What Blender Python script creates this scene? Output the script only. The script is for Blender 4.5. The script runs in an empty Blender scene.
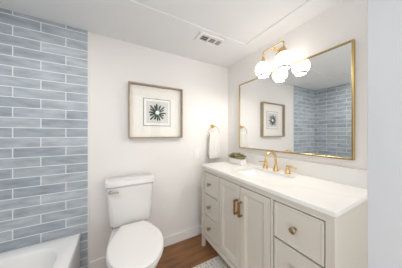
import bpy, bmesh, math, random
from mathutils import Vector, Matrix

random.seed(7)
S = bpy.context.scene
C = S.collection
PI = math.pi

# ------------------------------------------------------------------ camera
cam_data = bpy.data.cameras.new('camera')
cam = bpy.data.objects.new('camera', cam_data)
C.objects.link(cam)
cam.location = (-1.3493, -1.6763, 1.24)
cam.rotation_euler = (PI / 2, 0, -0.5027)
cam_data.sensor_width = 36.0
cam_data.lens = 36.0 * 152.61 / 402.0
cam_data.shift_y = 0.0005
cam_data.clip_start = 0.02
S.camera = cam

# ------------------------------------------------------------------ world: even fill from an unseen bright space, through the side left open
world = bpy.data.worlds.new('world')
S.world = world
world.use_nodes = True
wb = world.node_tree.nodes['Background']
wb.inputs['Color'].default_value = (0.975, 0.99, 1.0, 1)
wb.inputs['Strength'].default_value = 2.2
GLOBE_STRENGTH = 4.0
BULB_WATTS = 7.2

# added fill light under the ceiling, brightens tub and tiles
lamp_data = bpy.data.lights.new('tub_fill_light', 'AREA')
lamp_data.shape = 'DISK'
lamp_data.size = 0.30
lamp_data.energy = 8.5
lamp_data.color = (1.0, 0.99, 0.97)
lamp = bpy.data.objects.new('tub_fill_light', lamp_data)
C.objects.link(lamp)
lamp.location = (-1.96, -0.95, 2.150)

S.view_settings.view_transform = 'Standard'
S.view_settings.look = 'None'
S.view_settings.gamma = 1.0
S.view_settings.exposure = 0.0
S.view_settings.use_curve_mapping = False
S.cycles.max_bounces = 14
S.cycles.diffuse_bounces = 10
S.cycles.glossy_bounces = 6
S.cycles.transparent_max_bounces = 12
S.cycles.sample_clamp_indirect = 6.0


# ------------------------------------------------------------------ materials
def new_mat(name):
    m = bpy.data.materials.new(name)
    m.use_nodes = True
    nt = m.node_tree
    return m, nt, nt.nodes['Principled BSDF']


def plain(name, col, rough=0.5, metal=0.0, var=0.03, scale=8.0, bump=0.0, bump_scale=60.0, coat=0.0, spec=None, stretch=None):
    m, nt, b = new_mat(name)
    tc = nt.nodes.new('ShaderNodeTexCoord')
    src = tc.outputs['Object']
    if stretch:
        mp = nt.nodes.new('ShaderNodeMapping')
        mp.inputs['Scale'].default_value = stretch
        nt.links.new(src, mp.inputs['Vector'])
        src = mp.outputs['Vector']
    nz = nt.nodes.new('ShaderNodeTexNoise')
    nz.inputs['Scale'].default_value = scale
    nz.inputs['Detail'].default_value = 4
    nt.links.new(src, nz.inputs['Vector'])
    mix = nt.nodes.new('ShaderNodeMix')
    mix.data_type = 'RGBA'
    mix.inputs[6].default_value = tuple(min(1, c * (1 - var)) for c in col) + (1,)
    mix.inputs[7].default_value = tuple(min(1, c * (1 + var)) for c in col) + (1,)
    nt.links.new(nz.outputs['Fac'], mix.inputs[0])
    nt.links.new(mix.outputs[2], b.inputs['Base Color'])
    b.inputs['Roughness'].default_value = rough
    b.inputs['Metallic'].default_value = metal
    if coat:
        b.inputs['Coat Weight'].default_value = coat
        b.inputs['Coat Roughness'].default_value = 0.05
    if spec is not None:
        b.inputs['Specular IOR Level'].default_value = spec
    if bump:
        n2 = nt.nodes.new('ShaderNodeTexNoise')
        n2.inputs['Scale'].default_value = bump_scale
        nt.links.new(src, n2.inputs['Vector'])
        bp = nt.nodes.new('ShaderNodeBump')
        bp.inputs['Strength'].default_value = bump
        bp.inputs['Distance'].default_value = 0.002
        nt.links.new(n2.outputs['Fac'], bp.inputs['Height'])
        nt.links.new(bp.outputs['Normal'], b.inputs['Normal'])
    return m


def tile_mat(name, axis, u0, v0):
    """glazed running-bond wall tile; axis 0 runs along x, 1 along y"""
    m, nt, b = new_mat(name)
    N, L = nt.nodes, nt.links
    tc = N.new('ShaderNodeTexCoord')
    sep = N.new('ShaderNodeSeparateXYZ')
    L.new(tc.outputs['Object'], sep.inputs[0])
    au = N.new('ShaderNodeMath'); au.inputs[1].default_value = u0
    L.new(sep.outputs[axis], au.inputs[0])
    av = N.new('ShaderNodeMath'); av.inputs[1].default_value = v0
    L.new(sep.outputs[2], av.inputs[0])
    cmb = N.new('ShaderNodeCombineXYZ')
    L.new(au.outputs[0], cmb.inputs[0]); L.new(av.outputs[0], cmb.inputs[1])
    br = N.new('ShaderNodeTexBrick')
    br.offset = 0.5; br.offset_frequency = 2; br.squash = 1.0
    br.inputs['Scale'].default_value = 1.0
    br.inputs['Brick Width'].default_value = 0.303
    br.inputs['Row Height'].default_value = 0.0758
    br.inputs['Mortar Size'].default_value = 0.0032
    br.inputs['Mortar Smooth'].default_value = 0.1
    br.inputs['Bias'].default_value = 0.0
    br.inputs['Color1'].default_value = TILE_A + (1,)
    br.inputs['Color2'].default_value = TILE_B + (1,)
    br.inputs['Mortar'].default_value = (0.80, 0.825, 0.85, 1)
    L.new(cmb.outputs[0], br.inputs['Vector'])
    # watercolour-like glaze variation along each tile
    mp = N.new('ShaderNodeMapping'); mp.inputs['Scale'].default_value = (5, 16, 1)
    L.new(cmb.outputs[0], mp.inputs['Vector'])
    nz = N.new('ShaderNodeTexNoise'); nz.inputs['Scale'].default_value = 1.6; nz.inputs['Detail'].default_value = 5
    L.new(mp.outputs[0], nz.inputs['Vector'])
    rm = N.new('ShaderNodeMapRange'); rm.inputs[1].default_value = 0.3; rm.inputs[2].default_value = 0.7
    rm.inputs[3].default_value = 0.78; rm.inputs[4].default_value = 1.18
    L.new(nz.outputs['Fac'], rm.inputs[0])
    mul = N.new('ShaderNodeVectorMath'); mul.operation = 'SCALE'
    L.new(br.outputs['Color'], mul.inputs[0]); L.new(rm.outputs[0], mul.inputs['Scale'])
    mx = N.new('ShaderNodeMix'); mx.data_type = 'RGBA'
    L.new(br.outputs['Fac'], mx.inputs[0])
    L.new(mul.outputs[0], mx.inputs[6]); mx.inputs[7].default_value = (0.80, 0.825, 0.85, 1)
    L.new(mx.outputs[2], b.inputs['Base Color'])
    rr = N.new('ShaderNodeMapRange'); rr.inputs[3].default_value = 0.5; rr.inputs[4].default_value = 0.8
    L.new(br.outputs['Fac'], rr.inputs[0]); L.new(rr.outputs[0], b.inputs['Roughness'])
    inv = N.new('ShaderNodeMath'); inv.operation = 'SUBTRACT'; inv.inputs[0].default_value = 1.0
    L.new(br.outputs['Fac'], inv.inputs[1])
    bp = N.new('ShaderNodeBump'); bp.inputs['Strength'].default_value = 0.5; bp.inputs['Distance'].default_value = 0.002
    L.new(inv.outputs[0], bp.inputs['Height']); L.new(bp.outputs['Normal'], b.inputs['Normal'])
    return m


def floor_mat():
    m, nt, b = new_mat('wood_plank_floor')
    N, L = nt.nodes, nt.links
    tc = N.new('ShaderNodeTexCoord')
    br = N.new('ShaderNodeTexBrick')
    br.offset = 0.37; br.offset_frequency = 2
    br.inputs['Scale'].default_value = 1.0
    br.inputs['Brick Width'].default_value = 1.22
    br.inputs['Row Height'].default_value = 0.15
    br.inputs['Mortar Size'].default_value = 0.0012
    br.inputs['Color1'].default_value = (0.225, 0.098, 0.036, 1)
    br.inputs['Color2'].default_value = (0.29, 0.135, 0.052, 1)
    br.inputs['Mortar'].default_value = (0.09, 0.045, 0.025, 1)
    L.new(tc.outputs['Object'], br.inputs['Vector'])
    mp = N.new('ShaderNodeMapping'); mp.inputs['Scale'].default_value = (1.6, 11, 1)
    L.new(tc.outputs['Object'], mp.inputs['Vector'])
    nz = N.new('ShaderNodeTexNoise'); nz.inputs['Scale'].default_value = 2.0; nz.inputs['Detail'].default_value = 6
    nz.inputs['Distortion'].default_value = 0.6
    L.new(mp.outputs[0], nz.inputs['Vector'])
    rm = N.new('ShaderNodeMapRange'); rm.inputs[1].default_value = 0.3; rm.inputs[2].default_value = 0.7
    rm.inputs[3].default_value = 0.66; rm.inputs[4].default_value = 1.25
    L.new(nz.outputs['Fac'], rm.inputs[0])
    mul = N.new('ShaderNodeVectorMath'); mul.operation = 'SCALE'
    L.new(br.outputs['Color'], mul.inputs[0]); L.new(rm.outputs[0], mul.inputs['Scale'])
    L.new(mul.outputs[0], b.inputs['Base Color'])
    b.inputs['Roughness'].default_value = 0.42
    return m


def rug_mat():
    m, nt, b = new_mat('woven_rug')
    N, L = nt.nodes, nt.links
    tc = N.new('ShaderNodeTexCoord')
    ck = N.new('ShaderNodeTexVoronoi'); ck.inputs['Scale'].default_value = 46.0; ck.inputs['Randomness'].default_value = 0.35
    mp = N.new('ShaderNodeMapping'); mp.inputs['Scale'].default_value = (1.0, 1.5, 1.0)
    L.new(tc.outputs['Object'], mp.inputs['Vector']); L.new(mp.outputs[0], ck.inputs['Vector'])
    wv = N.new('ShaderNodeTexWave'); wv.inputs['Scale'].default_value = 9.0; wv.inputs['Distortion'].default_value = 2.5
    wv.inputs['Detail'].default_value = 3; wv.bands_direction = 'X'
    L.new(tc.outputs['Object'], wv.inputs['Vector'])
    nz = N.new('ShaderNodeTexNoise'); nz.inputs['Scale'].default_value = 70.0
    L.new(tc.outputs['Object'], nz.inputs['Vector'])
    a = N.new('ShaderNodeMath'); a.operation = 'MULTIPLY'
    L.new(ck.outputs['Distance'], a.inputs[0]); a.inputs[1].default_value = 1.0
    s = N.new('ShaderNodeMath'); s.operation = 'MULTIPLY_ADD'
    L.new(wv.outputs['Fac'], s.inputs[0]); s.inputs[1].default_value = 0.35; L.new(a.outputs[0], s.inputs[2])
    s2 = N.new('ShaderNodeMath'); s2.operation = 'MULTIPLY_ADD'
    L.new(nz.outputs['Fac'], s2.inputs[0]); s2.inputs[1].default_value = 0.35; L.new(s.outputs[0], s2.inputs[2])
    cr = N.new('ShaderNodeValToRGB')
    cr.color_ramp.elements[0].position = 0.40; cr.color_ramp.elements[0].color = (0.22, 0.215, 0.22, 1)
    cr.color_ramp.elements[1].position = 0.74; cr.color_ramp.elements[1].color = (0.74, 0.70, 0.64, 1)
    L.new(s2.outputs[0], cr.inputs[0]); L.new(cr.outputs[0], b.inputs['Base Color'])
    b.inputs['Roughness'].default_value = 0.95
    bp = N.new('ShaderNodeBump'); bp.inputs['Strength'].default_value = 0.6; bp.inputs['Distance'].default_value = 0.004
    L.new(s2.outputs[0], bp.inputs['Height']); L.new(bp.outputs[0], b.inputs['Normal'])
    return m


def quartz_mat():
    m, nt, b = new_mat('white_quartz')
    N, L = nt.nodes, nt.links
    tc = N.new('ShaderNodeTexCoord')
    wv = N.new('ShaderNodeTexWave'); wv.inputs['Scale'].default_value = 0.7; wv.inputs['Distortion'].default_value = 14.0
    wv.inputs['Detail'].default_value = 5; wv.inputs['Detail Scale'].default_value = 1.3; wv.bands_direction = 'DIAGONAL'
    L.new(tc.outputs['Object'], wv.inputs['Vector'])
    cr = N.new('ShaderNodeValToRGB')
    cr.color_ramp.elements[0].position = 0.0; cr.color_ramp.elements[0].color = (0.74, 0.725, 0.70, 1)
    cr.color_ramp.elements[1].position = 0.10; cr.color_ramp.elements[1].color = (0.77, 0.755, 0.73, 1)
    L.new(wv.outputs['Fac'], cr.inputs[0]); L.new(cr.outputs[0], b.inputs['Base Color'])
    b.inputs['Roughness'].default_value = 0.25
    return m


def glass_mat():
    m = bpy.data.materials.new('picture_glass'); m.use_nodes = True
    nt = m.node_tree; N, L = nt.nodes, nt.links
    N.remove(N['Principled BSDF'])
    tr = N.new('ShaderNodeBsdfTransparent'); gl = N.new('ShaderNodeBsdfGlossy'); gl.inputs['Roughness'].default_value = 0.02
    fr = N.new('ShaderNodeMath'); fr.operation = 'MULTIPLY_ADD'
    lw = N.new('ShaderNodeLayerWeight'); lw.inputs['Blend'].default_value = 0.5
    pw = N.new('ShaderNodeMath'); pw.operation = 'POWER'; pw.inputs[1].default_value = 5.0
    L.new(lw.outputs['Facing'], pw.inputs[0]); L.new(pw.outputs[0], fr.inputs[0])
    fr.inputs[1].default_value = 0.5; fr.inputs[2].default_value = 0.02
    mx = N.new('ShaderNodeMixShader')
    L.new(fr.outputs[0], mx.inputs[0]); L.new(tr.outputs[0], mx.inputs[1]); L.new(gl.outputs[0], mx.inputs[2])
    L.new(mx.outputs[0], N['Material Output'].inputs['Surface'])
    return m


def globe_mat(name, strength):
    m, nt, b = new_mat(name)
    b.inputs['Base Color'].default_value = (0.9, 0.88, 0.84, 1)
    b.inputs['Roughness'].default_value = 0.15
    b.inputs['Emission Color'].default_value = (1.0, 0.93, 0.85, 1)
    b.inputs['Emission Strength'].default_value = strength
    return m


TILE_A = (0.345, 0.39, 0.435)
TILE_B = (0.475, 0.52, 0.56)

M = {}
M['wall'] = plain('wall_paint', (0.80, 0.775, 0.75), 0.7, var=0.01, scale=3, bump=0.08, bump_scale=220)
M['ceil'] = plain('ceiling_paint', (0.77, 0.775, 0.78), 0.85, var=0.01, scale=3, bump=0.15, bump_scale=160)
M['trim'] = plain('white_trim_paint', (0.84, 0.825, 0.80), 0.35, var=0.01)
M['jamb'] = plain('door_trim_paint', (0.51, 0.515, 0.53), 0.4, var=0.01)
M['cab'] = plain('greige_cabinet_paint', (0.59, 0.55, 0.485), 0.38, var=0.015, scale=5)
M['dark'] = plain('dark_backing', (0.10, 0.085, 0.07), 0.8, var=0.1)  # coloured dark so the gaps around the fronts look shaded
M['porc'] = plain('white_porcelain', (0.75, 0.735, 0.715), 0.12, var=0.006, coat=0.4)
M['seat'] = plain('white_seat_plastic', (0.80, 0.785, 0.765), 0.22, var=0.006)
M['tub'] = plain('white_tub_enamel', (0.88, 0.875, 0.865), 0.15, var=0.006, coat=0.3)
M['brass'] = plain('brushed_brass', (0.70, 0.47, 0.21), 0.2, 1.0, var=0.06, scale=30)
M['gold'] = plain('gold_mirror_frame', (0.50, 0.355, 0.14), 0.24, 1.0, var=0.06, scale=30)
M['knob'] = plain('aged_brass', (0.42, 0.335, 0.20), 0.34, 1.0, var=0.08, scale=40)
M['bronze'] = plain('antique_brass_pull', (0.42, 0.25, 0.10), 0.33, 1.0, var=0.1, scale=40)
M['chrome'] = plain('chrome', (0.78, 0.78, 0.78), 0.12, 1.0, var=0.03)
M['lever'] = plain('darkened_chrome_lever', (0.42, 0.41, 0.40), 0.22, 1.0, var=0.05)  # chrome with its dark reflections put into the colour
M['hose'] = plain('dark_bronze_fitting', (0.10, 0.07, 0.055), 0.45, 0.6, var=0.1)
M['frame'] = plain('weathered_wood_frame', (0.35, 0.28, 0.205), 0.6, var=0.22, scale=6, stretch=(6, 6, 30))
M['mat'] = plain('cream_mat_board', (0.86, 0.83, 0.77), 0.9, var=0.01)
M['paper'] = plain('grey_art_paper', (0.66, 0.645, 0.61), 0.9, var=0.05, scale=20)
M['card'] = plain('white_art_card', (0.87, 0.86, 0.82), 0.9, var=0.01)
M['rule'] = plain('dark_ruled_line', (0.10, 0.11, 0.11), 0.8, var=0.05)
M['burst'] = plain('dark_green_print', (0.022, 0.055, 0.045), 0.8, var=0.4, scale=60)
M['towel'] = plain('white_terry', (0.76, 0.74, 0.70), 0.95, var=0.02, scale=40, bump=0.7, bump_scale=450)
M['plate'] = plain('white_plastic', (0.86, 0.85, 0.83), 0.35, var=0.01)
M['slot'] = plain('switch_gap', (0.35, 0.34, 0.33), 0.6, var=0.02)
M['vent'] = plain('vent_enamel', (0.80, 0.79, 0.77), 0.45, var=0.01)
M['ventdark'] = plain('vent_duct_shade', (0.13, 0.13, 0.13), 0.8, var=0.05)
M['planter'] = plain('white_ceramic', (0.87, 0.85, 0.83), 0.35, var=0.01)
M['soil'] = plain('dark_soil', (0.05, 0.04, 0.025), 0.95, var=0.4, scale=80)
M['leaf'] = plain('olive_succulent', (0.33, 0.295, 0.14), 0.45, var=0.45, scale=28)
M['leaf2'] = plain('dark_succulent', (0.15, 0.155, 0.06), 0.45, var=0.4, scale=28)
M['bind'] = plain('rug_binding', (0.66, 0.60, 0.52), 0.95, var=0.05, scale=60, bump=0.5, bump_scale=300)
M['quartz'] = quartz_mat()
M['floor'] = floor_mat()
M['rug'] = rug_mat()
M['glass'] = glass_mat()
M['globe'] = globe_mat('lit_opal_glass', GLOBE_STRENGTH)
M['lip'] = plain('opal_glass_lip', (0.33, 0.32, 0.31), 0.3, var=0.01)
mm, nt, b = new_mat('mirror_silver')
b.inputs['Base Color'].default_value = (0.85, 0.86, 0.85, 1)
b.inputs['Metallic'].default_value = 1.0
b.inputs['Roughness'].default_value = 0.0
M['mirror'] = mm


# ------------------------------------------------------------------ mesh helpers (geometry is written in room coordinates)
def base_of(o):
    v = Vector((0, 0, 0))
    while o is not None:
        v += o.location
        o = o.parent
    return v


def obj(name, bm, mat, parent=None, smooth=False, origin=None, autosmooth=None):
    me = bpy.data.meshes.new(name)
    bmesh.ops.recalc_face_normals(bm, faces=bm.faces[:])
    o = bpy.data.objects.new(name, me)
    C.objects.link(o)
    if parent is not None:
        off = base_of(parent)
        o.parent = parent
    else:
        if origin is None:
            xs = [v.co for v in bm.verts]
            origin = Vector((sum(v.x for v in xs) / len(xs), sum(v.y for v in xs) / len(xs), min(v.z for v in xs)))
        off = Vector(origin)
        o.location = off
    bmesh.ops.translate(bm, verts=bm.verts[:], vec=-off)
    if smooth:
        for f in bm.faces:
            f.smooth = True
    if autosmooth is not None:
        for e in bm.edges:
            if len(e.link_faces) == 2 and e.calc_face_angle(0) > autosmooth:
                e.smooth = False
    bm.to_mesh(me)
    bm.free()
    me.materials.append(mat)
    return o


def thing(name, label, cat, loc, group=None):
    o = bpy.data.objects.new(name, None)
    C.objects.link(o)
    o.location = loc
    o.empty_display_size = 0.05
    o['label'] = label
    o['category'] = cat
    if group:
        o['group'] = group
    return o


def tag(o, label, cat, group=None):
    o['label'] = label
    o['category'] = cat
    if group:
        o['group'] = group
    return o


def struct(name, bm, mat, **k):
    o = obj(name, bm, mat, origin=(0, 0, 0), **k)
    o['kind'] = 'structure'
    return o


def box(bm, x0, x1, y0, y1, z0, z1, bevel=0.0, seg=2):
    x0, x1 = sorted((x0, x1)); y0, y1 = sorted((y0, y1)); z0, z1 = sorted((z0, z1))
    vs = [bm.verts.new(p) for p in ((x0, y0, z0), (x1, y0, z0), (x1, y1, z0), (x0, y1, z0),
                                    (x0, y0, z1), (x1, y0, z1), (x1, y1, z1), (x0, y1, z1))]
    fs = [bm.faces.new([vs[i] for i in q]) for q in ((0, 3, 2, 1), (4, 5, 6, 7), (0, 1, 5, 4), (1, 2, 6, 5), (2, 3, 7, 6), (3, 0, 4, 7))]
    if bevel:
        es = set()
        for f in fs:
            es.update(f.edges)
        bmesh.ops.bevel(bm, geom=list(es), offset=bevel, segments=seg, affect='EDGES', profile=0.6)
    return bm


def bx(*a, **k):
    return box(bmesh.new(), *a, **k)


def loft(rings, cap0=True, cap1=True, closed=True, bm=None):
    bm = bm or bmesh.new()
    rs = [[bm.verts.new(p) for p in r] for r in rings]
    n = len(rs[0])
    for a, b_ in zip(rs, rs[1:]):
        for i in range(n if closed else n - 1):
            j = (i + 1) % n
            bm.faces.new((a[i], a[j], b_[j], b_[i]))
    if cap0:
        bm.faces.new(list(reversed(rs[0])))
    if cap1:
        bm.faces.new(rs[-1])
    return bm


def rrect(cx, cy, hx, hy, r, z, n=6):
    """rounded rectangle ring, counter-clockwise"""
    r = min(r, hx - 1e-4, hy - 1e-4)
    out = []
    for q, (sx, sy) in enumerate(((1, 1), (-1, 1), (-1, -1), (1, -1))):
        for k in range(n + 1):
            a = (q + k / n) * PI / 2
            out.append((cx + sx * (hx - r) + r * math.cos(a), cy + sy * (hy - r) + r * math.sin(a), z))
    return out


def lathe(profile, center, axis='z', n=24, bm=None, cap0=True, cap1=True):
    """profile: (radius, distance along the axis)"""
    cx, cy, cz = center
    rings = []
    for r, d in profile:
        ring = []
        for k in range(n):
            a = 2 * PI * k / n
            u, v = r * math.cos(a), r * math.sin(a)
            if axis == 'z':
                ring.append((cx + u, cy + v, cz + d))
            elif axis == 'x':
                ring.append((cx + d, cy + u, cz + v))
            else:
                ring.append((cx + u, cy + d, cz + v))
        rings.append(ring)
    return loft(rings, cap0, cap1, bm=bm)


def tube(pts, r, n=12, bm=None, closed=False, flat=None):
    """round tube along points; r may be a list"""
    pts = [Vector(p) for p in pts]
    m = len(pts)
    rs = r if isinstance(r, (list, tuple)) else [r] * m
    rings = []
    prev = None
    for i, p in enumerate(pts):
        if closed:
            t = (pts[(i + 1) % m] - pts[i - 1]).normalized()
        else:
            t = (pts[min(i + 1, m - 1)] - pts[max(i - 1, 0)]).normalized()
        if prev is None:
            a = Vector((0, 0, 1)) if abs(t.z) < 0.9 else Vector((0, 1, 0))
            u = t.cross(a).normalized()
        else:
            u = (prev - t * prev.dot(t)).normalized()
        prev = u
        v = t.cross(u)
        rings.append([tuple(p + rs[i] * (math.cos(2 * PI * k / n) * u + math.sin(2 * PI * k / n) * v)) for k in range(n)])
    if closed:
        rings.append(rings[0])
        bm = loft(rings, False, False, bm=bm)
        bmesh.ops.remove_doubles(bm, verts=bm.verts[:], dist=1e-6)
        return bm
    return loft(rings, bm=bm)


# ------------------------------------------------------------------ room shell
XL, YF, H = -2.35, -1.52, 2.153        # left wall, front wall, ceiling border height
TILE_R = -1.577                        # right edge of the tiled alcove
DOOR_R, DOOR_L, DOOR_T = -0.623, -1.44, 2.05

YE = -2.30                             # shell left open here to let in the world fill
struct('floor', bx(XL - 0.1, 0.1, YE, 0.1, -0.1, 0.0), M['floor'])
struct('wall_back', bx(XL - 0.1, 0.1, 0.0, 0.1, 0.0, H + 0.1), M['wall'])
struct('wall_right', bx(0.0, 0.1, YE, 0.0, 0.0, H + 0.1), M['wall'])
struct('wall_left', bx(XL - 0.1, XL, YF - 0.12, 0.0, 0.0, H + 0.1), M['wall'])
struct('wall_front', bx(XL, DOOR_L - 0.06, YF - 0.12, YF, 0, H + 0.1), M['wall'])
# ceiling: flat border with a slightly raised centre panel
TX0, TX1, TY0, TY1, TD = -1.79, -0.197, -1.36, -0.528, 0.008
bm = bmesh.new()
box(bm, XL, 0.0, TY1, 0.0, H, H + 0.1)
box(bm, XL, 0.0, YE, TY0, H, H + 0.1)
box(bm, XL, TX0, TY0, TY1, H, H + 0.1)
box(bm, TX1, 0.0, TY0, TY1, H, H + 0.1)
box(bm, TX0, TX1, TY0, TY1, H + TD, H + 0.1)
struct('ceiling', bm, M['ceil'])
# tiled surround of the tub alcove
struct('wall_tiled_back', bx(XL + 0.01, TILE_R, -0.011, 0.0, 0.0, H), tile_mat('blue_tile_back', 0, 1.8765 + 3.03, -0.0006))
struct('wall_tiled_left', bx(XL, XL + 0.011, YF, 0.0, 0.0, H), tile_mat('blue_tile_left', 1, 3.1, -0.0006))
struct('trim_1', bx(TILE_R, TILE_R + 0.008, -0.013, 0.0, 0.0, H), M['trim'])


def baseboard(name, x0, x1, y0, y1):
    bm = bmesh.new()
    box(bm, x0, x1, y0, y1, 0.0, 0.1005, bevel=0.003)
    return struct(name, bm, M['trim'])


baseboard('baseboard_back', TILE_R + 0.009, -0.001, -0.015, -0.0005)
baseboard('baseboard_right', -0.015, -0.0005, YE, -0.016)

# open door leaf at the right edge of the view, seen along its face
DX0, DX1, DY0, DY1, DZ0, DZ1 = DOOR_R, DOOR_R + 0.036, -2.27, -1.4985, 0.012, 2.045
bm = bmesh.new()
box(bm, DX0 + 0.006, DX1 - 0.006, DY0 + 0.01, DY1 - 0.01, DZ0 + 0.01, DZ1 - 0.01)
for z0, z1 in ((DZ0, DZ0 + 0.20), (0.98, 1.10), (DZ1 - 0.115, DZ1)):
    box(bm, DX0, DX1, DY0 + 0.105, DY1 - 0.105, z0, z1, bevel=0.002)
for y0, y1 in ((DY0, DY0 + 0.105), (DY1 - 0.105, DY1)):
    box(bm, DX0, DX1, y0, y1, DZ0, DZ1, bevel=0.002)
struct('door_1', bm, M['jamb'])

# ------------------------------------------------------------------ bathtub
tub = thing('bathtub', 'white alcove bathtub set against blue tiled walls', 'bathtub', (-1.98, -0.765, 0))
tx0, tx1, ty0, ty1, rim = XL + 0.013, -1.6245, YF + 0.006, -0.013, 0.387
tcx, tcy, thx, thy = (tx0 + tx1) / 2, (ty0 + ty1) / 2, (tx1 - tx0) / 2, (ty1 - ty0) / 2
bcx, bcy = tcx - 0.018, tcy + 0.0
bhx, bhy = thx - 0.075, thy - 0.105
rings = [rrect(tcx, tcy, thx - 0.003, thy, 0.006, 0.0, 8),
         rrect(tcx, tcy, thx - 0.001, thy, 0.006, rim - 0.05, 8),
         rrect(tcx, tcy, thx, thy, 0.006, rim - 0.012, 8),
         rrect(tcx, tcy, thx - 0.003, thy - 0.002, 0.007, rim - 0.003, 8),
         rrect(tcx, tcy, thx - 0.012, thy - 0.008, 0.010, rim, 8),
         rrect(bcx, bcy, bhx + 0.012, bhy + 0.012, 0.16, rim, 8),
         rrect(bcx, bcy, bhx + 0.002, bhy + 0.002, 0.15, rim - 0.004, 8),
         rrect(bcx, bcy, bhx - 0.006, bhy - 0.008, 0.145, rim - 0.02, 8),
         rrect(bcx, bcy, bhx - 0.03, bhy - 0.04, 0.14, rim - 0.16, 8),
         rrect(bcx, bcy, bhx - 0.055, bhy - 0.08, 0.13, rim - 0.28, 8),
         rrect(bcx, bcy, bhx - 0.085, bhy - 0.12, 0.11, rim - 0.315, 8),
         rrect(bcx, bcy, bhx - 0.14, bhy - 0.2, 0.08, rim - 0.325, 8)]
obj('tub_shell', loft(rings), M['tub'], tub, smooth=True, autosmooth=0.9)
obj('drain', lathe([(0.0, 0.004), (0.02, 0.005), (0.032, 0.003), (0.034, -0.001)], (bcx, bcy - 0.42, rim - 0.325), n=20), M['chrome'], tub, smooth=True)

# ------------------------------------------------------------------ toilet
TXC = -1.236
toilet = thing('toilet', 'white two-piece toilet with closed lid and chrome lever', 'toilet', (TXC, -0.40, 0))


def egg(ax, yb, ym, yf, wb, z, n=40, cx=TXC):
    """elongated seat outline: half width ax at ym, back edge yb with half width wb, nose at yf"""
    right = []
    m = n // 2
    for k in range(m + 1):                 # back corner to nose along +x side
        t = k / m
        if t < 0.45:
            s = t / 0.45
            y = yb + (ym - yb) * s
            w = wb + (ax - wb) * math.sin(s * PI / 2) ** 1.0
        else:
            a = (t - 0.45) / 0.55 * PI / 2
            y = ym + (yf - ym) * math.sin(a)
            w = ax * math.cos(a) ** 0.92 if k < m else 0.0
        right.append((w, y))
    pts = [(cx + w, y, z) for w, y in right]
    pts += [(cx - w, y, z) for w, y in reversed(right[:-1])]
    return pts


# pedestal and bowl in one casting
rings = [egg(0.115, -0.18, -0.36, -0.56, 0.095, 0.0),
         egg(0.116, -0.18, -0.36, -0.565, 0.096, 0.02),
         egg(0.108, -0.18, -0.36, -0.555, 0.090, 0.05),
         egg(0.104, -0.17, -0.37, -0.56, 0.085, 0.14),
         egg(0.120, -0.15, -0.40, -0.60, 0.090, 0.22),
         egg(0.150, -0.12, -0.45, -0.67, 0.105, 0.32),
         egg(0.172, -0.10, -0.49, -0.725, 0.125, 0.39),
         egg(0.178, -0.10, -0.495, -0.738, 0.130, 0.425),
         egg(0.176, -0.10, -0.495, -0.735, 0.128, 0.436),
         egg(0.168, -0.105, -0.495, -0.727, 0.122, 0.440)]
obj('bowl', loft(rings), M['porc'], toilet, smooth=True, autosmooth=0.8)
SCX = TXC + 0.008
rings = [egg(0.182, -0.24, -0.495, -0.748, 0.088, 0.4405, cx=SCX),
         egg(0.184, -0.238, -0.495, -0.750, 0.090, 0.446, cx=SCX),
         egg(0.184, -0.238, -0.495, -0.750, 0.090, 0.452, cx=SCX),
         egg(0.178, -0.24, -0.495, -0.743, 0.086, 0.455, cx=SCX)]
obj('seat', loft(rings), M['seat'], toilet, smooth=True, autosmooth=0.9)
rings = [egg(0.174, -0.245, -0.495, -0.738, 0.084, 0.459, cx=SCX),
         egg(0.180, -0.238, -0.495, -0.746, 0.088, 0.4605, cx=SCX),
         egg(0.183, -0.236, -0.495, -0.750, 0.090, 0.464, cx=SCX),
         egg(0.183, -0.236, -0.495, -0.750, 0.090, 0.471, cx=SCX),
         egg(0.179, -0.240, -0.495, -0.745, 0.087, 0.4755, cx=SCX),
         egg(0.165, -0.252, -0.495, -0.728, 0.078, 0.4785, cx=SCX),
         egg(0.10, -0.32, -0.495, -0.65, 0.05, 0.481, cx=SCX)]
obj('seat_lid', loft(rings), M['seat'], toilet, smooth=True, autosmooth=0.9)
for sx in (-1, 1):
    obj('hinge', bx(TXC + sx * 0.075 - 0.02, TXC + sx * 0.075 + 0.02, -0.258, -0.228, 0.4405, 0.468, bevel=0.005), M['seat'], toilet, smooth=True, autosmooth=0.7)
# tank tapering downwards
TYC = -0.118
rings = [rrect(TXC, TYC, 0.150, 0.070, 0.04, 0.441, 6),
         rrect(TXC, TYC, 0.166, 0.080, 0.04, 0.452, 6),
         rrect(TXC, TYC, 0.172, 0.085, 0.04, 0.475, 6),
         rrect(TXC, TYC, 0.190, 0.090, 0.035, 0.784, 6),
         rrect(TXC, TYC, 0.184, 0.084, 0.035, 0.788, 6),
         rrect(TXC, TYC, 0.182, 0.082, 0.035, 0.797, 6)]
obj('tank', loft(rings), M['porc'], toilet, smooth=True, autosmooth=0.8)
rings = [rrect(TXC, TYC, 0.201, 0.098, 0.035, 0.7975, 6),
         rrect(TXC, TYC, 0.205, 0.1025, 0.036, 0.800, 6),
         rrect(TXC, TYC, 0.206, 0.103, 0.036, 0.826, 6),
         rrect(TXC, TYC, 0.203, 0.101, 0.035, 0.836, 6),
         rrect(TXC, TYC, 0.193, 0.092, 0.03, 0.841, 6)]
obj('tank_lid', loft(rings), M['porc'], toilet, smooth=True, autosmooth=0.8)
lv = bmesh.new()
lathe([(0.0, 0.0), (0.013, 0.0), (0.013, -0.012), (0.009, -0.018), (0, -0.018)], (-1.400, -0.208, 0.757), 'y', 16, bm=lv)
tube([(-1.405, -0.226, 0.757), (-1.385, -0.229, 0.757), (-1.345, -0.229, 0.753), (-1.335, -0.229, 0.752)], [0.007, 0.008, 0.0065, 0.004], 10, bm=lv)
obj('flush_lever', lv, M['lever'], toilet, smooth=True)
sp = bmesh.new()
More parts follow.
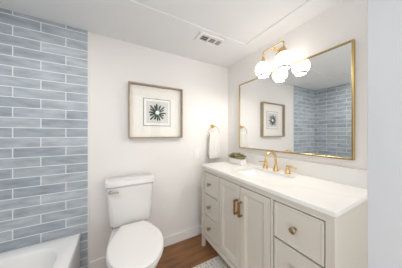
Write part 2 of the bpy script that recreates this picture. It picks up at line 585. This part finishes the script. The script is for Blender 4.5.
lathe([(0.0, 0), (0.02, 0), (0.02, -0.025), (0.012, -0.032), (0.012, -0.05), (0, -0.05)], (-1.372, -0.13, 0.448), 'z', 14, bm=sp)
tube([(-1.372, -0.13, 0.40), (-1.370, -0.128, 0.34), (-1.376, -0.105, 0.28), (-1.385, -0.07, 0.22), (-1.386, -0.05, 0.17)], 0.007, 8, bm=sp)
lathe([(0, 0), (0.018, 0), (0.018, 0.004), (0.009, 0.006), (0.009, 0.05), (0, 0.05)], (-1.386, -0.066, 0.165), 'y', 12, bm=sp)
obj('supply_line', sp, M['hose'], toilet, smooth=True, autosmooth=0.7)

# ------------------------------------------------------------------ vanity cabinet
VX, VY0, VY1, VT = -0.522, -0.185, -1.377, 0.884
van = thing('vanity_cabinet', 'greige bathroom vanity with two panelled doors between drawer stacks', 'cabinet', (-0.265, -0.785, 0))
DR = (-0.247, -0.484)       # left drawers
DL = (-0.516, -0.786)       # left door
DD = (-0.789, -1.055)       # right door
RR = (-1.079, -1.337)       # right drawers
ZB, ZT = 0.177, 0.842
bm = bmesh.new()
box(bm, VX + 0.024, -0.003, VY0 - 0.030, VY1 + 0.030, 0.130, 0.145)                # bottom
box(bm, -0.018, -0.003, VY0 - 0.030, VY1 + 0.030, 0.140, VT)                       # back
for y in (-0.500, -1.067):
    box(bm, VX + 0.024, -0.018, y - 0.008, y + 0.008, 0.14, VT - 0.20)
obj('carcass', bm, M['dark'], van)
for n_, y0, y1 in (('side_panel', VY0 - 0.004, VY0 - 0.022), ('side_panel', VY1 + 0.022, VY1 + 0.004)):
    obj(n_, bx(VX + 0.03, -0.02, y0, y1, 0.124, VT, bevel=0.002), M['cab'], van)
for y0, y1 in ((VY0, VY0 - 0.027), (VY1 + 0.034, VY1)):
    for x0, x1 in ((VX, VX + 0.038), (-0.042, -0.004)):
        obj('leg', bx(x0, x1, y0, y1, 0.0, VT, bevel=0.002), M['cab'], van)
ff = bmesh.new()
ys = (VY0 - 0.027, VY1 + 0.034)
box(ff, VX + 0.002, VX + 0.024, ys[0], ys[1], ZT + 0.003, VT)                # top rail
box(ff, VX + 0.002, VX + 0.024, ys[0], ys[1], 0.124, ZB - 0.004)             # bottom rail
for a_, b_ in ((ys[0], DR[0] + 0.004), (DR[1] - 0.004, DL[0] + 0.004), (DD[1] - 0.004, RR[0] + 0.004), (RR[1] - 0.004, ys[1])):
    box(ff, VX + 0.002, VX + 0.024, a_, b_, ZB - 0.004, ZT + 0.003)
obj('face_frame', ff, M['cab'], van)
obj('top_moulding', bx(VX - 0.004, VX + 0.002, VY0 - 0.001, VY1 + 0.001, VT - 0.016, VT, bevel=0.002), M['cab'], van)


def panel_front(y0, y1, z0, z1, frame, step, depth, xf=VX + 0.0045):
    """front with a raised border: outer face, bevelled moulding, recessed field"""
    xb = xf + 0.017
    y0, y1, z0, z1 = y0 - 0.0015, y1 + 0.0015, z0 + 0.0015, z1 - 0.0015

    def ring(i, x):
        return [(x, y0 - i, z0 + i), (x, y1 + i, z0 + i), (x, y1 + i, z1 - i), (x, y0 - i, z1 - i)]
    rings = [ring(0, xb), ring(0, xf + 0.0015), ring(0.0015, xf), ring(frame, xf), ring(frame + step * 0.25, xf + depth * 0.55),
             ring(frame + step * 0.7, xf + depth * 0.65), ring(frame + step, xf + depth)]
    return loft(rings)


def knob(parent, y, z):
    prof = [(0.0, 0.006), (0.010, 0.006), (0.009, -0.002), (0.0065, -0.010), (0.0145, -0.015), (0.0175, -0.020), (0.017, -0.026), (0.0115, -0.0285), (0.0, -0.029)]
    obj('knob', lathe(prof, (VX, y, z), 'x', 18), M['knob'], parent, smooth=True)


def pull(parent, y, z0, z1):
    bm = bmesh.new()
    box(bm, VX - 0.034, VX - 0.022, y - 0.0075, y + 0.0075, z0, z1, bevel=0.0015)
    for z in (z0 + 0.006, z1 - 0.006):
        box(bm, VX - 0.023, VX + 0.005, y - 0.0065, y + 0.0065, z - 0.006, z + 0.006, bevel=0.001)
    obj('pull', bm, M['bronze'], parent)


for (y0, y1), rows in ((DR, ((0.614, ZT - 0.005), (0.385, 0.606), (ZB, 0.377))),
                       (RR, ((0.626, ZT - 0.003), (0.411, 0.618), (ZB, 0.403)))):
    for z0, z1 in rows:
        d = obj('drawer', panel_front(y0, y1, z0, z1, 0.011, 0.006, 0.004), M['cab'], van)
        knob(d, (y0 + y1) / 2 + (0.012 if y0 > -0.5 else 0.004), (z0 + z1) / 2)
for (y0, y1), py in ((DL, -0.760), (DD, -0.808)):
    d = obj('door', panel_front(y0, y1, ZB, ZT - 0.003, 0.046, 0.015, 0.0125), M['cab'], van)
    pull(d, py, 0.615, 0.728)

# ------------------------------------------------------------------ countertop with undermount sink
ct = thing('countertop', 'white quartz countertop lying on the greige vanity cabinet', 'countertop', (-0.265, -0.785, VT))
cx0, cx1, cy0, cy1 = -0.533, -0.003, -1.384, -0.180
kx, ky, khx, khy = -0.275, -0.785, 0.150, 0.215       # sink cut-out
out = [(cx1, cy1), (cx0, cy1), (cx0, cy0), (cx1, cy0)]
bm = bmesh.new()
zt, zb = 0.906, VT


def outer(off, z):
    """rectangle resampled to pair up with the rounded cut-out ring"""
    pts = []
    for (sx, sy) in ((1, 1), (-1, 1), (-1, -1), (1, -1)):
        X_ = (cx1 - off) if sx > 0 else (cx0 + off)
        Y_ = (cy1 - off) if sy > 0 else (cy0 + off)
        pts += [(X_, Y_, z)] * 7
    return pts


inner_t = rrect(kx, ky, khx, khy, 0.035, zt, 6)
inner_t2 = rrect(kx, ky, khx - 0.0, khy - 0.0, 0.035, zb, 6)
loft([inner_t2, outer(0.0, zb), outer(0.0, zt - 0.002), outer(0.002, zt), inner_t, inner_t2], False, False, bm=bm)
bmesh.ops.remove_doubles(bm, verts=bm.verts[:], dist=1e-6)
bmesh.ops.dissolve_degenerate(bm, edges=bm.edges[:], dist=1e-6)
obj('slab', bm, M['quartz'], ct)
tag(obj('backsplash', bx(-0.021, -0.002, cy0, cy1, zt + 0.0003, 1.0185, bevel=0.0015), M['quartz']), 'low white quartz backsplash strip along the wall under the mirror', 'backsplash')

sink = thing('sink_basin', 'white rectangular undermount sink basin set into the quartz countertop', 'sink', (kx, ky, 0.74))
rings = [rrect(kx, ky, khx + 0.020, khy + 0.020, 0.05, zb - 0.001, 6),
         rrect(kx, ky, khx + 0.002, khy + 0.002, 0.038, zb - 0.001, 6),
         rrect(kx, ky, khx - 0.002, khy - 0.002, 0.04, zb - 0.012, 6),
         rrect(kx, ky, khx - 0.012, khy - 0.014, 0.05, zb - 0.09, 6),
         rrect(kx, ky, khx - 0.030, khy - 0.035, 0.05, zb - 0.125, 6),
         rrect(kx, ky, khx - 0.070, khy - 0.090, 0.04, zb - 0.135, 6),
         rrect(kx, ky, 0.024, 0.024, 0.0235, zb - 0.139, 6)]
inner = rings
outer_r = [[(x + (0.012 if x > kx else -0.012), y + (0.012 if y > ky else -0.012), z - 0.012) for x, y, z in r] for r in reversed(rings[1:])]
obj('basin', loft(inner + outer_r + [rings[0]], False, False), M['tub'], sink, smooth=True, autosmooth=0.9)
obj('drain', lathe([(0.0, 0.002), (0.016, 0.003), (0.023, 0.0015), (0.023, -0.004), (0.0, -0.004)], (kx, ky, zb - 0.136), n=18), M['brass'], sink, smooth=True, autosmooth=0.9)

# ------------------------------------------------------------------ faucet
FX, FY = -0.078, -0.783
fau = thing('faucet', 'brass gooseneck faucet with two lever handles behind the sink', 'faucet', (FX, FY, zt))
bm = lathe([(0, 0), (0.026, 0), (0.026, 0.004), (0.021, 0.010), (0.017, 0.035), (0.0125, 0.05), (0.0, 0.05)], (FX, FY, zt), n=20)
pts = [(FX, FY, zt + 0.04), (FX, FY, zt + 0.105)]
R_ = 0.068
for k in range(1, 15):
    a = PI * k / 14 * 1.06
    pts.append((FX - R_ + R_ * math.cos(a), FY, zt + 0.105 + R_ * math.sin(a)))
lp = Vector(pts[-1])
pts.append((lp.x - 0.001 + 0.004, FY, lp.z - 0.018))
tube(pts, 0.0102, 14, bm=bm)
obj('spout', bm, M['brass'], fau, smooth=True, autosmooth=0.7)
for sy in (1, -1):
    hy_ = FY + sy * 0.111
    bm = lathe([(0, 0), (0.026, 0), (0.026, 0.004), (0.021, 0.009), (0.0185, 0.03), (0.013, 0.042), (0.0085, 0.047), (0.0085, 0.062), (0.0, 0.062)], (FX, hy_, zt), n=20)
    h_ = obj('handle', bm, M['brass'], fau, smooth=True, autosmooth=0.7)
    bm = tube([(FX, hy_ - sy * 0.012, zt + 0.060), (FX, hy_, zt + 0.061), (FX, hy_ + sy * 0.03, zt + 0.060), (FX - 0.004, hy_ + sy * 0.075, zt + 0.058)], [0.006, 0.0085, 0.0065, 0.0045], 12)
    obj('lever', bm, M['brass'], h_, smooth=True)

# ------------------------------------------------------------------ succulent planter
pb = thing('succulent_planter', 'small white rectangular planter of olive succulents on the countertop', 'planter', (-0.155, -0.385, zt))
pcx, pcy, phx, phy = -0.160, -0.366, 0.038, 0.098
rings = [rrect(pcx, pcy, phx - 0.004, phy - 0.004, 0.006, zt, 3), rrect(pcx, pcy, phx, phy, 0.007, zt + 0.003, 3),
         rrect(pcx, pcy, phx + 0.001, phy + 0.001, 0.007, zt + 0.062, 3), rrect(pcx, pcy, phx - 0.001, phy - 0.001, 0.006, zt + 0.064, 3),
         rrect(pcx, pcy, phx - 0.005, phy - 0.005, 0.005, zt + 0.063, 3), rrect(pcx, pcy, phx - 0.006, phy - 0.006, 0.005, zt + 0.042, 3)]
obj('pot', loft(rings), M['planter'], pb, smooth=True, autosmooth=0.6)
obj('soil', bx(pcx - phx + 0.007, pcx + phx - 0.007, pcy - phy + 0.007, pcy + phy - 0.007, zt + 0.0425, zt + 0.050), M['soil'], pb)


def rosette(c, r, mat, n_out=9, tilt=0.5, seed=0):
    rnd = random.Random(seed)
    bm = bmesh.new()
    for layer, (cnt, el, ln) in enumerate(((n_out, tilt * 0.55, 1.0), (n_out - 2, tilt * 1.5, 0.78), (4, 1.25, 0.5))):
        for k in range(cnt):
            a = 2 * PI * (k + 0.5 * layer) / cnt + rnd.uniform(-0.2, 0.2)
            e = el + rnd.uniform(-0.12, 0.12)
            L_ = r * ln * rnd.uniform(0.85, 1.15)
            d = Vector((math.cos(a) * math.cos(e), math.sin(a) * math.cos(e), math.sin(e)))
            sd = Vector((-math.sin(a), math.cos(a), 0))
            up = d.cross(sd) * -1
            rings = []
            for t, w in ((0.0, 0.10), (0.3, 0.20), (0.62, 0.25), (0.85, 0.17), (1.0, 0.02)):
                p = Vector(c) + d * L_ * t + up * (0.12 * L_ * t * t)
                rings.append([tuple(p + sd * (w * L_ * math.cos(2 * PI * q / 8)) + up * (w * 0.42 * L_ * math.sin(2 * PI * q / 8))) for q in range(8)])
            loft(rings, bm=bm)
    return bm


for k, (dx, dy, dz, r, mk) in enumerate(((-0.006, 0.082, 0.070, 0.046, 'leaf'), (-0.012, 0.040, 0.082, 0.048, 'leaf2'), (0.010, 0.012, 0.094, 0.050, 'leaf'),
                                         (-0.014, -0.018, 0.086, 0.046, 'leaf'), (0.006, -0.055, 0.084, 0.050, 'leaf2'), (-0.012, -0.082, 0.070, 0.046, 'leaf'),
                                         (0.016, 0.060, 0.092, 0.042, 'leaf'), (-0.024, 0.062, 0.066, 0.038, 'leaf2'), (-0.026, -0.050, 0.066, 0.038, 'leaf'),
                                         (-0.026, 0.012, 0.068, 0.036, 'leaf'), (0.018, -0.030, 0.090, 0.040, 'leaf'))):
    obj('rosette', rosette((pcx + dx, pcy + dy, zt + dz + 0.004), r * 1.16, M[mk], seed=k), M[mk], pb, smooth=True)

# ------------------------------------------------------------------ mirror
mir = thing('mirror', 'large rectangular mirror in a thin gold frame above the vanity', 'mirror', (0.0, -0.769, 1.0726))
my0, my1, mz0, mz1 = -0.246, -1.292, 1.0726, 1.849
fd, fw = 0.027, 0.0105
obj('glass', bx(-0.020, -0.014, my0 - 0.004, my1 + 0.004, mz0 + 0.004, mz1 - 0.004), M['mirror'], mir)
obj('backing', bx(-0.0138, -0.0005, my0 - 0.004, my1 + 0.004, mz0 + 0.004, mz1 - 0.004), M['dark'], mir)


def rect_frame(a0, a1, z0, z1, w, d0, d1, plane, bev):
    """mitred rectangular frame lying in the plane 'x' (a = y) or 'y' (a = x)"""
    a0, a1 = sorted((a0, a1))

    def ring(i, d):
        pts = [(a0 + i, z0 + i), (a1 - i, z0 + i), (a1 - i, z1 - i), (a0 + i, z1 - i)]
        return [((d, a, z) if plane == 'x' else (a, d, z)) for a, z in pts]
    s = 1 if d1 > d0 else -1
    rings = [ring(0, d0), ring(0, d1 - s * bev), ring(bev, d1), ring(w - bev, d1), ring(w, d1 - s * bev), ring(w, d0), ring(0, d0)]
    bm = loft(rings, False, False)
    bmesh.ops.remove_doubles(bm, verts=bm.verts[:], dist=1e-6)
    return bm


obj('frame', rect_frame(my0, my1, mz0, mz1, fw, -0.0005, -fd, 'x', 0.001), M['gold'], mir)

# ------------------------------------------------------------------ vanity light
LX, LY0, LY1, BZ, GZ, GR = -0.144, -0.700, -0.902, 2.012, 1.848, 0.0715
vl = thing('vanity_light', 'brass wall light with two glowing white globes above the mirror', 'light fixture', (0.0, -0.808, 2.03))
ym = (LY0 + LY1) / 2
obj('backplate', lathe([(0, -0.0005), (0.050, -0.0005), (0.050, -0.010), (0.045, -0.016), (0.02, -0.018), (0.0, -0.018)], (0, ym + 0.012, 1.998), 'x', 32), M['brass'], vl, smooth=True, autosmooth=0.6)
obj('arm', tube([(-0.014, ym + 0.012, 1.998), (-0.06, ym + 0.012, 2.000), (-0.12, ym + 0.012, 2.009), (LX, ym + 0.012, BZ)], 0.008, 12), M['brass'], vl, smooth=True)
obj('crossbar', tube([(LX, LY0, BZ - 0.06), (LX, LY0, BZ - 0.012), (LX, LY0 - 0.004, BZ - 0.003), (LX, LY0 - 0.012, BZ), (LX, LY1 + 0.012, BZ), (LX, LY1 + 0.004, BZ - 0.003), (LX, LY1, BZ - 0.012), (LX, LY1, BZ - 0.06)], 0.0055, 12), M['brass'], vl, smooth=True)
for y in (LY0, LY1):
    obj('socket_cup', lathe([(0, 0), (0.008, 0), (0.011, -0.01), (0.020, -0.05), (0.025, -0.066), (0.0, -0.066)], (LX, y, BZ - 0.045), 'z', 20), M['brass'], vl, smooth=True, autosmooth=0.7)
    prof = []
    for k in range(25):
        a = math.radians(18 + (141 - 18) * k / 24)
        prof.append((GR * math.sin(a), GR * math.cos(a)))
    bm = lathe(prof, (LX, y, GZ), 'z', 40, cap0=True, cap1=False)
    g = obj('globe', bm, M['globe'], vl, smooth=True, autosmooth=0.9)
    r0, z0 = prof[-1]
    bm = lathe([(r0 - 0.004, z0 + 0.003), (r0 + 0.0035, z0 + 0.004), (r0 + 0.0045, z0 - 0.002), (r0 + 0.003, z0 - 0.010), (r0 - 0.002, z0 - 0.012), (r0 - 0.004, z0 - 0.002)], (LX, y, GZ), 'z', 40, cap0=False, cap1=False)
    obj('globe_lip', bm, M['lip'], g, smooth=True)
    # the bulb's light leaving through the open bottom of the globe
    bd = bpy.data.lights.new('bulb', 'POINT')
    bd.energy = BULB_WATTS
    bd.color = (1.0, 0.955, 0.895)
    bd.shadow_soft_size = 0.014
    bo = bpy.data.objects.new('bulb', bd)
    C.objects.link(bo)
    bo.location = (LX, y, GZ + z0 - 0.006)

# ------------------------------------------------------------------ framed picture
pic = thing('framed_picture', 'deep wooden shadow box frame with green starburst print hanging above toilet', 'picture', (-0.9735, 0.0, 1.1976))
px0, px1, pz0, pz1, pd = -1.2547, -0.6923, 1.1976, 1.7529, -0.054
obj('frame', rect_frame(px0, px1, pz0, pz1, 0.014, -0.0006, pd, 'y', 0.0015), M['frame'], pic)
mb = obj('mat_board', bx(px0 + 0.0135, px1 - 0.0135, -0.012, -0.0008, pz0 + 0.0135, pz1 - 0.0135), M['mat'], pic)
ax0, ax1, az0, az1 = -1.108, -0.832, 1.332, 1.612
obj('art_card', bx(ax0, ax1, -0.016, -0.0121, az0, az1), M['card'], pic)
obj('ruled_border', rect_frame(ax0 - 0.004, ax1 + 0.004, az0 - 0.004, az1 + 0.004, 0.005, -0.0121, -0.0172, 'y', 0.0005), M['rule'], pic)
obj('art_paper', bx(ax0 + 0.024, ax1 - 0.020, -0.0168, -0.0161, az0 + 0.026, az1 - 0.024), M['paper'], pic)
bc = (-0.973, 1.469)
bm = bmesh.new()
rnd = random.Random(3)
NR = 16
for k in range(NR):
    a = 2 * PI * k / NR + rnd.uniform(-0.07, 0.07)
    L_ = (0.103 if k % 2 == 0 else 0.085) * rnd.uniform(0.82, 1.05)
    w = 0.0078 * rnd.uniform(0.8, 1.25)
    ca, sa = math.cos(a), math.sin(a)
    ring_f, ring_b = [], []
    for t, ww in ((0.20, 0.45), (0.5, 0.95), (0.88, 1.15), (1.0, 0.5)):
        ring_f.append((t * L_, ww * w))
    poly = [(t, w_) for t, w_ in ring_f] + [(t, -w_) for t, w_ in reversed(ring_f)]
    ra = [(bc[0] + t * ca - s_ * sa, -0.01685, bc[1] + t * sa + s_ * ca) for t, s_ in poly]
    rb = [(x, -0.0172 - 0.00002 * k, z) for x, y, z in ra]
    loft([ra, rb], bm=bm)
obj('starburst', bm, M['burst'], pic)
obj('starburst_centre', lathe([(0, 0), (0.022, 0), (0.021, -0.0015), (0, -0.0022)], (bc[0] + 0.004, -0.0174, bc[1] + 0.002), 'y', 20), M['card'], pic)
obj('glass_pane', bx(px0 + 0.0142, px1 - 0.0142, -0.044, -0.042, pz0 + 0.0142, pz1 - 0.0142), M['glass'], pic)

# ------------------------------------------------------------------ towel ring and towel
RX, RZ, RR_ = -0.268, 1.262, 0.079
tr = thing('towel_ring', 'round brass towel ring mounted on the back wall beside the mirror', 'towel ring', (RX, 0, 1.345))
RY = -0.052
obj('mount', lathe([(0, -0.0005), (0.026, -0.0005), (0.026, -0.006), (0.021, -0.010), (0.011, -0.014), (0.010, -0.045), (0.013, -0.050), (0.013, -0.060), (0.0, -0.062)], (RX, 0, RZ + RR_), 'y', 20), M['brass'], tr, smooth=True, autosmooth=0.7)
obj('ring', tube([(RX + RR_ * math.sin(2 * PI * k / 48), RY, RZ + RR_ * math.cos(2 * PI * k / 48)) for k in range(48)], 0.0034, 10, closed=True), M['brass'], tr, smooth=True)

# towel folded over the lower arc of the ring, hanging in soft folds
bm = bmesh.new()
NU, NV = 28, 26


def towel_pt(u, v):
    """u across (0..1); v runs from the back hem over the ring to the front hem"""
    s = 2 * u - 1
    hw_top, hw_bot = 0.066, 0.083
    z_arc = RZ - 0.008 - 0.012 * abs(s) ** 3
    drop_f, drop_b = z_arc - 0.925, z_arc - 0.960
    rr = 0.0105
    fold = 0.006 * math.sin(u * 13.0 + 0.6) + 0.003 * math.sin(u * 29)
    if v < 0.42:
        t = 1 - v / 0.42
        z = z_arc - drop_b * t
        y = RY + rr + 0.004 * t
    elif v > 0.58:
        t = (v - 0.58) / 0.42
        z = z_arc - drop_f * t
        y = RY - rr - 0.010 * t + fold * min(1, 0.35 + t)
    else:
        t = (v - 0.42) / 0.16
        a = PI * t
        z = z_arc + rr * math.sin(a)
        y = RY + rr * math.cos(a) + fold * 0.35 * t
    tt = min(1, abs(v - 0.5) * 2)
    hw = hw_top + (hw_bot - hw_top) * min(1, tt * 1.6)
    return Vector((RX + 0.004 + s * hw, y, z))


def towel_n(u, v):
    e = 0.01
    a = towel_pt(min(1, u + e), v) - towel_pt(max(0, u - e), v)
    b2 = towel_pt(u, min(1, v + e)) - towel_pt(u, max(0, v - e))
    return a.cross(b2).normalized()


grid = [[[None] * (NV + 1) for _ in range(NU + 1)] for _ in (0, 1)]
for i in range(NU + 1):
    for j in range(NV + 1):
        u, v = i / NU, j / NV
        p, n_ = towel_pt(u, v), towel_n(u, v)
        grid[0][i][j] = bm.verts.new(p + n_ * 0.0028)
        grid[1][i][j] = bm.verts.new(p - n_ * 0.0028)
for i in range(NU):
    for j in range(NV):
        bm.faces.new((grid[0][i][j], grid[0][i + 1][j], grid[0][i + 1][j + 1], grid[0][i][j + 1]))
        bm.faces.new((grid[1][i][j], grid[1][i][j + 1], grid[1][i + 1][j + 1], grid[1][i + 1][j]))
for i in range(NU):
    for j in (0, NV):
        bm.faces.new((grid[0][i][j], grid[0][i + 1][j], grid[1][i + 1][j], grid[1][i][j]))
for j in range(NV):
    for i in (0, NU):
        bm.faces.new((grid[0][i][j], grid[0][i][j + 1], grid[1][i][j + 1], grid[1][i][j]))
tag(obj('hand_towel', bm, M['towel'], smooth=True), 'white hand towel folded over the brass ring', 'towel')

# ------------------------------------------------------------------ wall switch plate
sw = thing('wall_switch', 'white rectangular switch plate on the wall left of hanging towel', 'switch', (-0.492, 0, 0.937))
obj('cover_plate', bx(-0.528, -0.456, -0.006, -0.0003, 0.937, 1.055, bevel=0.002), M['plate'], sw)
obj('rocker', bx(-0.509, -0.475, -0.009, -0.0061, 0.962, 1.030, bevel=0.0012), M['plate'], sw)

# ------------------------------------------------------------------ ceiling vent
vt = thing('ceiling_vent', 'white ceiling air vent with three louvred openings near back wall', 'vent', (-0.56, -0.43, H - 0.012))
vx0, vx1, vy0, vy1 = -0.690, -0.436, -0.490, -0.366
bm = bmesh.new()
zt_, zb_ = H - 0.0003, H - 0.010
secs = ((-0.664, -0.590), (-0.575, -0.511), (-0.498, -0.446))
yo0, yo1 = vy0 + 0.024, vy1 - 0.022
edges = [vx0]
for a_, b_ in secs:
    box(bm, edges[-1], a_, vy0, vy1, zb_, zt_)
    edges.append(b_)
box(bm, edges[-1], vx1, vy0, vy1, zb_, zt_)
for a_, b_ in secs:
    box(bm, a_, b_, vy0, yo0, zb_, zt_)
    box(bm, a_, b_, yo1, vy1, zb_, zt_)
box(bm, vx0 - 0.012, vx0 - 0.005, vy0 - 0.004, vy1 + 0.004, zb_ - 0.006, zt_)
obj('vent_frame', bm, M['vent'], vt)
for si, (a_, b_) in enumerate(secs):
    du = obj('duct_shade', bx(a_, b_, yo0, yo1, H - 0.002, H - 0.0004), M['ventdark'], vt)  # dark plate painted as the shade inside the opening
    n_ = (3, 4, 6)[si]
    sl = bmesh.new()
    for k in range(n_):
        yy = yo0 + (yo1 - yo0) * (k + 0.5) / n_
        w = (yo1 - yo0) / n_ * (0.24, 0.40, 0.48)[si]
        loft([[(x, yy - w, zb_ + 0.001), (x, yy - w + 0.002, zb_), (x, yy + w, H - 0.0035), (x, yy + w - 0.002, H - 0.0025)] for x in (a_, b_)], bm=sl)
    obj('louvres', sl, M['vent'], du)

# ------------------------------------------------------------------ bath rug
rug = thing('bath_rug', 'pale grey woven runner rug on wood floor before vanity', 'rug', (-0.74, -0.9, 0))
rx0, rx1, ry0, ry1 = -1.02, -0.44, -1.335, -0.403
obj('rug_field', bx(rx0 + 0.012, rx1 - 0.012, ry0 + 0.012, ry1 - 0.012, 0.0004, 0.009, bevel=0.002), M['rug'], rug)


def rug_ring(i, z):
    return [(rx0 + i, ry0 + i, z), (rx1 - i, ry0 + i, z), (rx1 - i, ry1 - i, z), (rx0 + i, ry1 - i, z)]


obj('rug_binding', loft([rug_ring(0, 0.0004), rug_ring(0, 0.007), rug_ring(0.002, 0.0095), rug_ring(0.012, 0.0095), rug_ring(0.012, 0.0004)], False, False), M['bind'], rug)
